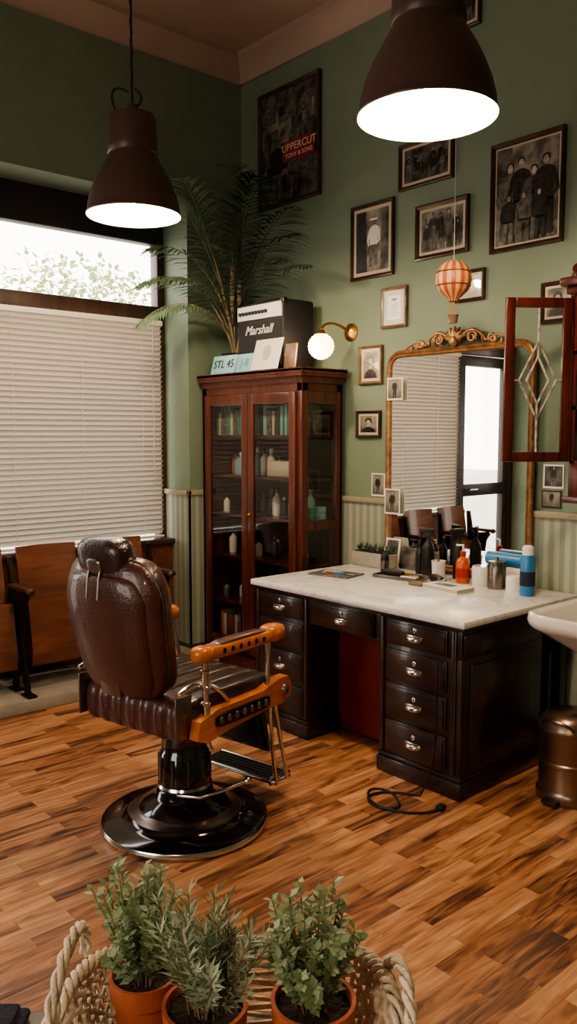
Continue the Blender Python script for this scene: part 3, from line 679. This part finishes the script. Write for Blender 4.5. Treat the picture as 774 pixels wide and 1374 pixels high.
b.ring(lp,'ceram'); b.poly(lp[-1],'ceram'); b.poly(lp[0],'ceram')
b.lathe([(.09,sz-.19),(.08,.5),(.085,.2),(.11,.02),(.12,0),(0,0)],'ceram',((sx0+sx1)/2+.02,-.24,0),24)
b.tube(bez((3.1,-.1,sz),(3.1,-.1,sz+.2),(3.1,-.22,sz+.22),(3.1,-.28,sz+.1)),.014,'chrome',10)
for x in(2.98,3.22): b.lathe([(.0,.05),(.03,.045),(.03,.03),(.012,.02),(.02,0)],'chrome',(x,-.1,sz),14)
b.tube([(2.93,-.25,.64),(2.93,-.25,.38),(2.93,-.2,.33),(2.93,-.035,.33)],.022,'steel',12)
b.finish(50)
b=B('pedal_bin')
bc=(2.945,-.53,0)
b.lathe([(0,0),(.135,0),(.14,.012),(.14,.035),(.132,.045),(.13,.06),(.13,.29),(.136,.30),(.138,.315),(.132,.325),(.128,.345),(.10,.375),(.05,.39),(0,.393)],'bronze',bc,36)
b.lathe([(.131,.16),(.136,.165),(.136,.175),(.131,.18)],'bronze',bc,36)
b.tube(bez((2.88,-.64,.335),(2.88,-.69,.38),(3.02,-.69,.38),(3.02,-.64,.335)),.006,'steel',8)
b.box((2.91,-.70,.01),(2.98,-.66,.025),'black',.004); b.finish()
# ------------------------------------------------------------ things on the desk
b=B('succulent_planter'); b.box((1.29,-.19,ZD),(1.58,-.10,ZD+.085),'stone',.006); b.box((1.30,-.18,ZD+.08),(1.57,-.11,ZD+.088),'soil')
for k in range(5):
    c=Vector((1.32+k*.056,-.145,ZD+.085))
    for j in range(40):
        a=random.random()*6.28; el=random.uniform(.2,1.5); d=Vector((math.cos(a)*math.cos(el),math.sin(a)*math.cos(el),math.sin(el))); b.leaf(c,d,Vector((0,0,1)),random.uniform(.03,.07),.011,random.choice(['rosed','palm','palmd']))
b.finish(60,False)
b=B('magazine'); 
T=Matrix.Translation((1.49,-.52,ZD))@Matrix.Rotation(R(12),4,'Z')
b.box((-.13,-.09,0),(.13,.09,.008),'pmid',.001,T); 
for k in range(14): 
    xx=random.uniform(-.11,.08);yy=random.uniform(-.08,.05); b.box((xx,yy,.008),(xx+.04,yy+.03,.0088+.0002*k),random.choice(['pred','teal','mat','orl','blue','pdk']),0,T)
b.finish()
b=B('aftershave_bottle'); bottle(b,1.62,-.26,ZD,.024,.15,'black','chrome'); b.lathe([(.0245,.02),(.0245,.07)],'steel',(1.62,-.26,ZD),14); b.finish()
b=B('barber_tool_tray'); T=Matrix.Translation((1.80,-.33,ZD))@Matrix.Rotation(R(8),4,'Z')
b.box((-.14,-.07,0),(.14,.07,.006),'steel',.002,T)
for a in((-.14,-.07,.14,-.063),(-.14,.063,.14,.07),(-.14,-.07,-.133,.07),(.133,-.07,.14,.07)): b.box((a[0],a[1],0),(a[2],a[3],.018),'steel',.002,T)
b.sell((-.05,0,.025),(.07,.02,.018),'black',.5,.6,T); b.box((.02,-.04,.007),(.12,-.015,.018),'card',.003,T); b.tube([(-.1,.04,.012),(.1,.03,.012)],.006,'brass',8,T=T); b.finish()
b=B('hair_clipper'); T=Matrix.Translation((2.03,-.31,ZD+.022))@Matrix.Rotation(R(-30),4,'Z'); b.sell((0,0,0),(.07,.024,.022),'black',.6,.7,T); b.box((.055,-.022,-.012),(.085,.022,.008),'chrome',.003,T); b.finish()
def spray(name,x,y,r,h,m,ang=0):
    b=B(name); b.lathe([(0,0),(r*.9,0),(r,.01),(r,h*.6),(r*.8,h*.7),(r*.35,h*.8),(r*.35,h*.86)],m,(x,y,ZD),18)
    T=Matrix.Translation((x,y,ZD+h*.84))@Matrix.Rotation(R(ang),4,'Z')
    b.box((-.018,-.014,0),(.018,.014,.03),'black',.004,T); b.box((-.03,-.012,.025),(.05,.012,.055),'black',.006,T); b.tube([(.03,0,.03),(.045,0,.005),(.04,0,-.03)],.006,'black',6,T=T); b.finish()
spray('spray_bottle',1.85,-.16,.035,.25,'black',-150); spray('spray_bottle',2.02,-.11,.032,.26,'black',-120)
b=B('black_dropper_bottle'); bottle(b,1.775,-.14,ZD,.024,.19,'black','black'); b.finish()
b=B('white_cup'); b.lathe([(0,0),(.034,0),(.038,.08),(.04,.1),(.036,.1),(.033,.01),(0,.01)],'ceram',(1.955,-.2,ZD),24); b.tube([(1.955,-.2,ZD+.02),(1.96,-.21,ZD+.15)],.006,'pframe2',6); b.finish()
b=B('hair_tonic_bottle'); bottle(b,2.115,-.2,ZD,.037,.17,'orl','pred',.3,20); b.lathe([(.0375,.03),(.0375,.08)],'pred',(2.115,-.2,ZD),20); b.tube([(2.115,-.2,ZD+.16),(2.115,-.2,ZD+.20),(2.085,-.22,ZD+.2)],.006,'white',8); b.finish()
b=B('ceramic_canister'); b.lathe([(0,0),(.05,0),(.053,.01),(.053,.09),(.048,.1),(0,.1)],'ceram',(2.215,-.17,ZD),24); b.finish()
b=B('cotton_jar'); b.lathe([(0,0),(.045,0),(.047,.01),(.047,.11),(.04,.125)],'steel',(2.325,-.2,ZD),24); b.lathe([(.044,.125),(.044,.14),(.01,.145),(.008,.16),(0,.163)],'steel',(2.325,-.2,ZD),24); b.finish()
b=B('wax_tin'); b.lathe([(0,0),(.04,0),(.042,.01),(.042,.07),(.038,.078),(0,.08)],'white',(2.43,-.2,ZD),24); b.finish()
b=B('blue_towel_roll'); b.box((2.24,-.115,ZD),(2.42,-.065,ZD+.10),'card',.004); b.cyl((2.20,-.092,ZD+.135),(2.43,-.092,ZD+.135),.035,'blue',20); b.finish()
b=B('hairspray_can'); b.lathe([(0,0),(.034,0),(.036,.006),(.036,.185),(.03,.2),(.0,.2)],'blue',(2.535,-.25,ZD),24); b.lathe([(.0365,.05),(.0365,.12)],'navy',(2.535,-.25,ZD),24); b.lathe([(.028,.198),(.028,.235),(.02,.245),(0,.246)],'white',(2.535,-.25,ZD),20); b.finish()
b=B('paperback_book'); T=Matrix.Translation((2.19,-.42,ZD))@Matrix.Rotation(R(-6),4,'Z'); b.box((-.12,-.065,0),(.12,.065,.004),'card',.001,T); b.box((-.118,-.063,.004),(.118,.06,.02),'mat',0,T); b.box((-.12,-.065,.02),(.12,.065,.024),'card',.001,T); b.box((-.08,-.03,.024),(.04,.03,.0245),'pmid',0,T); b.finish()
b=B('folded_towel'); b.box((1.96,-.46,ZD),(2.05,-.38,ZD+.018),'pframe2',.006); b.finish()
b=B('power_cord')
b.tube(bez((2.56,-.965,.60),(2.56,-.99,.4),(2.62,-1.0,.2),(2.52,-1.02,.006),16)+bez((2.52,-1.02,.006),(2.45,-1.06,.006),(2.35,-1.12,.006),(2.38,-1.2,.006),12)[1:]+bez((2.38,-1.2,.006),(2.45,-1.3,.006),(2.6,-1.2,.006),(2.5,-1.14,.006),12)[1:]+bez((2.5,-1.14,.006),(2.4,-1.05,.006),(2.3,-1.1,.006),(2.35,-1.17,.006),12)[1:]+bez((2.35,-1.17,.006),(2.45,-1.3,.006),(2.66,-1.2,.006),(2.66,-1.06,.006),12)[1:],.005,'black',6)
b.box((2.645,-1.075,0),(2.675,-1.035,.022),'black',.005); b.finish()
# ------------------------------------------------------------ hot air balloon ornament
b=B('hot_air_balloon_ornament',Matrix.Translation((2.335,-.61,2.28)))
prof=[(.004,.085)]+[(.082*math.sin(math.pi*t/16)**.85,.085*math.cos(math.pi*t/16)) for t in range(1,13)]+[(.03,-.085),(.022,-.1)]
b.lathe(prof,'bal1',seg=48,alt=('bal2',2))
for z,r in((.03,.0795),(-.03,.078)): b.tube([(r*math.cos(i*.2618),r*math.sin(i*.2618),z) for i in range(24)],.0025,'brass',5,closed=True)
for i in range(8):
    a=i*math.pi/4; b.tube([(.022*math.cos(a),.022*math.sin(a),-.1),(.02*math.cos(a),.02*math.sin(a),-.165)],.001,'brass',4)
b.lathe([(0,0),(.02,0),(.025,.035),(.027,.038),(.022,.038),(.018,.004)],'pframe2',(0,0,-.2),16)
b.tube([(0,0,.084),(0,0,ZC-2.28)],.0012,'cord',4)
b.finish(60,False)
# ------------------------------------------------------------ theatre seats
def theatre(y0,y1,first=False):
    e=empty('folding_theatre_seat',(.2,(y0+y1)/2,.075)); b=B('seat_parts'); g=.03
    n=8
    def panel(x_,z0,z1,lean,curv,t=.014):
        P=[]
        for side in(0,1):
            for i in range(n+1):
                u=i/n; y=y0+g+(y1-y0-2*g)*u; c=-curv*math.sin(math.pi*u)
                P.append((x_+c-side*t,y,z0)); P.append((x_+c-side*t-lean,y,z1))
        m=2*(n+1); F=[]
        for i in range(n):
            a=2*i; F+= [(a,a+2,a+3,a+1),(m+a,m+a+1,m+a+3,m+a+2),(a+1,a+3,m+a+3,m+a+1),(a,m+a,m+a+2,a+2)]
        F+=[(0,1,m+1,m),(2*n,m+2*n,m+2*n+1,2*n+1)]
        b.add(P,F,'seat')
    panel(.10,.50,.905,.07,.03); panel(.23,.30,.60,.05,.02,.022); panel(.21,.22,.30,-.02,.0,.016)
    for y in ((y0+.013,y1) if first else (y1,)):
        b.prism([(.10,y-.012,.075),(.06,y-.012,.86),(.09,y-.012,.86),(.13,y-.012,.66),(.30,y-.012,.68),(.32,y-.012,.66),(.28,y-.012,.60),(.24,y-.012,.35),(.30,y-.012,.09),(.34,y-.012,.075),(.26,y-.012,.075),(.20,y-.012,.33),(.15,y-.012,.33),(.14,y-.012,.075)],(0,.024,0),'iron')
        b.box((.09,y-.028,.68),(.36,y+.028,.71),'pframe',.012)
        b.sell((.35,y,.69),(.025,.030,.022),'pframe')
        b.box((.07,y-.028,.075),(.17,y+.028,.09),'iron',.004);b.box((.24,y-.028,.075),(.35,y+.028,.088),'iron',.004)
    b.finish(40,True,e)
ys=[-.86,-1.33,-1.80,-2.27,-2.74]
for i in range(4): theatre(ys[i+1]+.03,ys[i],True if i==3 else False)
# ------------------------------------------------------------ barber chair
CH=Matrix.Translation((2.03,-1.915,0))@Matrix.Rotation(R(11),4,'Z')
e=empty('barber_chair',(2.03,-1.915,0))
b=B('pedestal_base',CH)
b.lathe([(0,0),(.325,0),(.338,.008),(.34,.02),(.334,.03)],'chrome',seg=56)
b.lathe([(.334,.03),(.32,.036),(.26,.04),(.235,.046),(.225,.06)],'enamel',seg=56)
b.lathe([(.225,.06),(.20,.068),(.195,.074),(.185,.08)],'steel',seg=56)
b.lathe([(.185,.08),(.165,.10),(.13,.118),(.118,.13),(.112,.15),(.105,.155),(.10,.30),(.092,.31),(.092,.40),(.11,.42),(.14,.44),(0,.445)],'enamel',seg=40)
b.lathe([(.107,.155),(.112,.165),(.107,.175)],'chrome',seg=40)
for i in range(10):
    a=i*math.pi/5; b.cyl((.101*math.cos(a),.101*math.sin(a),.18),(.101*math.cos(a),.101*math.sin(a),.29),.008,'enamel',8)
b.tube([(.06,-.1,.16),(.16,-.08,.17),(.22,.0,.19),(.25,.1,.2)],.009,'chrome',10); b.sell((.25,.1,.2),(.018,.018,.018),'chrome')
b.finish(50,True,e)
b=B('seat_frame',CH)
b.box((-.22,-.2,.43),(.22,.22,.48),'enamel',.012); b.box((-.27,-.24,.465),(.27,.25,.50),'lthr',.01)
b.finish(40,True,e)
b=B('seat_cushion',CH)
for i in range(6):
    x=-.225+i*.09; b.sell((x,.02,.555),(.05,.265,.062),'lthr',.55,.45,nu=14,nv=24)
b.sell((0,-.215,.535),(.275,.07,.082),'lthrb',.6,.35,nu=16,nv=30)
for i in range(7):
    x=-.225+i*.075; b.sell((x,-.245,.535),(.043,.05,.078),'lthrb',.75,.85)
b.finish(60,True,e)
b=B('side_rails_and_arms',CH)
for sx in(-1,1):
    x=sx*.295
    b.prism([(x-.022,-.25,.48),(x-.022,-.235,.545),(x-.022,-.15,.57),(x-.022,.12,.575),(x-.022,.22,.60),(x-.022,.275,.60),(x-.022,.30,.565),(x-.022,.295,.52),(x-.022,.25,.495),(x-.022,.15,.495),(x-.022,-.1,.475),(x-.022,-.2,.46)],(.044,0,0),'orange')
    xo=x+sx*.022
    b.sell((xo,.0,.527),(.008,.16,.026),'iron',.4,.5)
    for k in range(7): b.sell((xo+sx*.006,-.13+k*.043,.527),(.008,.013,.015),'steel',nu=6,nv=8)
    b.lathe([(0,0),(.02,0),(.018,.008),(0,.01)],'chrome',T=Matrix.Translation((xo,.255,.55))@Matrix.Rotation(R(90*sx),4,'Y'),seg=16)
    b.sell((x,.0,.785),(.038,.225,.026),'orange',.5,.45)
    b.sell((x,.20,.79),(.046,.06,.034),'orange',.7,.9); b.sell((x,-.2,.785),(.042,.045,.03),'orange',.7,.9)
    b.sell((x,.0,.796),(.03,.15,.024),'lthrb',.5,.4)
    for k in range(6): b.sell((x+sx*.034,-.12+k*.045,.787),(.008,.012,.012),'iron',nu=6,nv=8)
    b.tube([(x,-.18,.56),(x,-.185,.62),(x,-.19,.70),(x,-.185,.765)],[.016,.011,.014,.012],'chrome',10)
    for z in(.6,.66,.72): b.sell((x,-.187,z),(.02,.02,.01),'chrome',nu=6,nv=12)
    b.tube([(x,.17,.57),(x,.175,.68),(x,.18,.765)],[.012,.009,.012],'chrome',10)
    b.tube([(x-sx*.03,.20,.76),(x-sx*.05,.25,.5),(x-sx*.08,.30,.26),(x-sx*.09,.34,.09)],.0085,'chrome',8)
    b.tube([(x-sx*.05,.275,.50),(x-sx*.06,.33,.3),(x-sx*.08,.40,.11)],.0085,'chrome',8)
    b.tube([(x-sx*.10,.31,.10),(x-sx*.09,.43,.10)],.009,'chrome',8)
    b.tube(bez((x-sx*.02,-.30,.66),(x-sx*.01,-.2,.70),(x-sx*.01,-.12,.66),(x-sx*.01,-.05,.57),10),.009,'chrome',8)
    b.box((x-sx*.03-.005,-.31,.48),(x-sx*.03+.005,-.23,.64),'steel',.003)
b.finish(45,True,e)
b=B('footrest',CH)
T=Matrix.Translation((0,.30,.36))@Matrix.Rotation(R(14),4,'X')
b.box((-.18,-.012,-.13),(.18,.012,.12),'enamel',.008,T); b.box((-.16,-.02,-.11),(.16,-.012,.1),'lthr',.006,T)
b.box((-.19,.31,.10),(.19,.44,.118),'steel',.006)
for k in range(5): b.box((-.18,.32+k*.023,.118),(.18,.328+k*.023,.124),'black')
b.tube([(-.195,.44,.11),(-.195,.31,.11),(.195,.31,.11),(.195,.44,.11)],.009,'chrome',8,closed=True)
b.tube([(-.2,.27,.49),(.2,.27,.49)],.01,'chrome',8)
b.finish(45,True,e)
TB=CH@Matrix.Translation((0,-.28,.615))@Matrix.Rotation(R(11),4,'X')
b=B('backrest',TB)
def wb(v):
    t=(v.z+.26)/.52; s=.80+.22*math.sin(max(0,min(t,1))*math.pi*.62); s*= (1-.16*max(0,t-.75)/.25)
    return Vector((v.x*s,v.y-.03*math.sin(math.pi*t)+.05*(v.x/.26)**2,v.z))
b.sell((0,0,.26),(.245,.06,.265),'lthrb',.35,.45,nu=20,nv=36,warp=wb)
b.sell((0,-.035,.25),(.21,.045,.23),'lthrb',.3,.5,nu=18,nv=36,warp=wb)
for i in range(5):
    x=-.15+i*.075; b.sell((x,.045,.26),(.042,.03,.215),'lthr',.5,.6)
pts=[];
for i in range(40):
    a=2*math.pi*i/40; sp=lambda x,e_: math.copysign(abs(x)**e_,x)
    v=wb(Vector((.247*sp(math.cos(a),.45),-.01,.267*sp(math.sin(a),.45)))); pts.append((v.x,v.y,v.z+.26))
b.tube(pts,.008,'lthr',8,closed=True)
b.box((-.02,-.088,.33),(.035,-.083,.38),'steel',.002); b.box((-.014,-.09,.335),(.03,-.087,.373),'card',.001)
b.box((-.05,-.09,.02),(.05,-.07,.08),'steel',.004)
b.finish(50,True,e)
b=B('headrest',TB)
b.sell((0,.0,.525),(.125,.058,.078),'lthr',.6,.6,nu=16,nv=28)
b.tube([(-.127,0,.525),(.127,0,.525)],.012,'chrome',10)
for x in(-.03,.03): b.tube([(x,-.05,.52),(x,-.075,.47),(x,-.095,.40)],.006,'steel',8)
b.sell((0,-.05,.51),(.04,.02,.03),'steel',.5,.5)
b.finish(50,True,e)
# ------------------------------------------------------------ foreground counter with basket of potted herbs
K=Matrix.Translation((4.74,-3.75,0))@Matrix.Rotation(R(48.5),4,'Z')
CT=.86
b=B('side_counter',K)
b.box((-.75,.42,CT-.03),(.10,.965,CT),'ctop',.006)
for x in(-.7,.055):
    for y in(.46,.92): b.box((x-.02,y-.02,0),(x+.02,y+.02,CT-.03),'ctop',.004)
b.box((-.7,.45,CT-.12),(.06,.93,CT-.03),'ctop')
b.finish()
b=B('folded_apron',K)
b.box((-.62,.55,CT),(-.315,.955,CT+.012),'navy',.006); b.box((-.60,.56,CT+.012),(-.325,.948,CT+.022),'navy',.005); b.finish()
be=empty('wicker_basket',K@Vector((-.064,.79,CT)))
b=B('basket_weave',K@Matrix.Translation((-.064,.785,0)))
def rp(a,hx,hy,e=.5):
    sp=lambda x: math.copysign(abs(x)**e,x)
    return hx*sp(math.cos(a)),hy*sp(math.sin(a))
NS=52; HB=.10
def bp(i,z,off=0):
    t=z/HB; x,y=rp(2*math.pi*i/NS,.150+.028*t+off,.130+.022*t+off); return (x,y,CT+.004+z)
for r_ in range(11):
    z=.004+r_*.0090
    b.tube([bp(i,z,(.004 if (i+r_)%2 else -.004)) for i in range(NS)],.0030 if r_%3 else .0040,'wicker',5,closed=True)
for i in range(NS):
    b.tube([bp(i,0),bp(i,HB*.5),bp(i,HB)],.003,'wicker',5)
NR=260
for ph in range(3):
    pts=[]
    for i in range(NR):
        a=2*math.pi*i/NR; w=a*22+ph*2.094; x,y=rp(a,.179+.005*math.cos(w),.153+.005*math.cos(w)); pts.append((x,y,CT+.004+HB+.005*math.sin(w)))
    b.tube(pts,.0038,'wicker',6,closed=True)
b.box((-.13,-.11,CT),(.13,.11,CT+.006),'wicker',.002)
for sx in(-1,1):
    for ph in range(3):
        pts=[]; n=70
        for i in range(n+1):
            t=i/n; a=math.pi*t; y=(.055 if sx<0 else .02)-.085*math.cos(a); z=CT+HB+(.068 if sx<0 else .045)*math.sin(a); x=sx*((.176 if sx<0 else .174)+(-.006 if sx<0 else .012)*math.sin(a)); w=t*22+ph*2.094
            pts.append((x+.004*math.cos(w),y,z+.004*math.sin(w)))
        b.tube(pts,.0034,'wicker',6)
b.finish(60,parent=be)
def pot(name,lx,ly,zt,r,kind,ht,seed,wd=1):
    random.seed(seed); b=B(name,K@Matrix.Translation((lx,ly,0))); h=zt-CT-.007; z0=CT+.007
    b.lathe([(0,0),(r*.72,0),(r*.9,h*.76),(r,h*.77),(r*1.04,h),(r*.94,h),(r*.9,h*.88),(0,h*.88)],'terra',(0,0,z0),36)
    b.lathe([(0,h*.91),(r*.92,h*.91)],'soil',(0,0,z0),24)
    ns=34 if kind=='box' else 44
    for s in range(ns):
        a=random.random()*6.283; rr=r*.4*random.random()**.5; p0=Vector((rr*math.cos(a),rr*math.sin(a),z0+h*.88))
        f=random.uniform(.05,1); sp=f*ht*(.38 if kind=='box' else .46)*wd; H=ht*random.uniform(.55,1.0)*(1-.2*f*f)
        p3=p0+Vector((math.cos(a)*sp,math.sin(a)*sp,H)); p1=p0+Vector((math.cos(a)*sp*.2,math.sin(a)*sp*.2,H*.4)); p2=p0+Vector((math.cos(a)*sp*.75,math.sin(a)*sp*.75,H*.7))
        pts=bez(p0,p1,p2,p3,14); b.tube(pts,.0010,'stem',4)
        n=17 if kind=='box' else 22
        full=bez(p0,p1,p2,p3,n)
        for i in range(4 if kind=='box' else 5,n+1):
            t=(full[i]-full[i-1]).normalized(); sd=t.orthogonal().normalized(); az=i*2.4+s
            q=Matrix.Rotation(az,3,t)@sd
            for sg in (1,-1):
                d=(q*sg+t*(.6 if kind=='box' else .95)).normalized()
                if kind=='box': b.leaf(full[i],d,t,random.uniform(.010,.015),random.uniform(.007,.010),random.choice(['leafa','leafa','leafb']))
                else: b.leaf(full[i],d,t,random.uniform(.016,.024),.0034,random.choice(['rose','rose','rosed']))
    b.finish(60,False,be)
pot('potted_boxwood',-.162,.873,.972,.037,'box',.135,3)
pot('potted_rosemary',-.0885,.825,.970,.044,'rose',.135,4)
pot('potted_boxwood',.0265,.83,.972,.044,'box',.135,5)
random.seed(9)
# ------------------------------------------------------------ world, camera
w=bpy.data.worlds.new('overcast_sky'); scene.world=w; w.use_nodes=True; nt=w.node_tree; bg=nt.nodes['Background']
tc=nt.nodes.new('ShaderNodeTexCoord'); sp=nt.nodes.new('ShaderNodeSeparateXYZ'); nt.links.new(tc.outputs['Generated'],sp.inputs[0])
cr=nt.nodes.new('ShaderNodeValToRGB'); cr.color_ramp.elements[0].position=.0; cr.color_ramp.elements[0].color=(.94,.87,.78,1); cr.color_ramp.elements[1].position=.6; cr.color_ramp.elements[1].color=(.90,.89,.88,1)
nt.links.new(sp.outputs[2],cr.inputs[0]); nt.links.new(cr.outputs[0],bg.inputs[0]); bg.inputs[1].default_value=5.6
def portal(loc,rot,sx,sy):
    l=bpy.data.lights.new('window_portal','AREA'); l.shape='RECTANGLE'; l.size=sx; l.size_y=sy; l.cycles.is_portal=True
    o=bpy.data.objects.new('window_portal',l); o.location=loc; o.rotation_euler=rot; scene.collection.objects.link(o)
portal((-.41,-2.2,1.55),(0,R(-90),0),3.1,3.5)
portal((2.6,YB-.16,1.9),(R(90),0,0),2.0,2.0)  # portal for the added back window
cam=bpy.data.cameras.new('camera'); cam.sensor_fit='VERTICAL'; cam.sensor_height=36; cam.lens=1110/1374*36; cam.clip_start=.05
co=bpy.data.objects.new('camera',cam); co.location=(4.74,-3.75,1.57); co.rotation_euler=(R(90-5.35),0,R(48.5)); scene.collection.objects.link(co); scene.camera=co
scene.view_settings.view_transform='AgX'; scene.view_settings.look='AgX - Medium High Contrast'; scene.view_settings.exposure=.45
try:
    scene.view_settings.use_white_balance=True; scene.view_settings.white_balance_temperature=6950; scene.view_settings.white_balance_tint=12
except Exception as ex: print(ex)
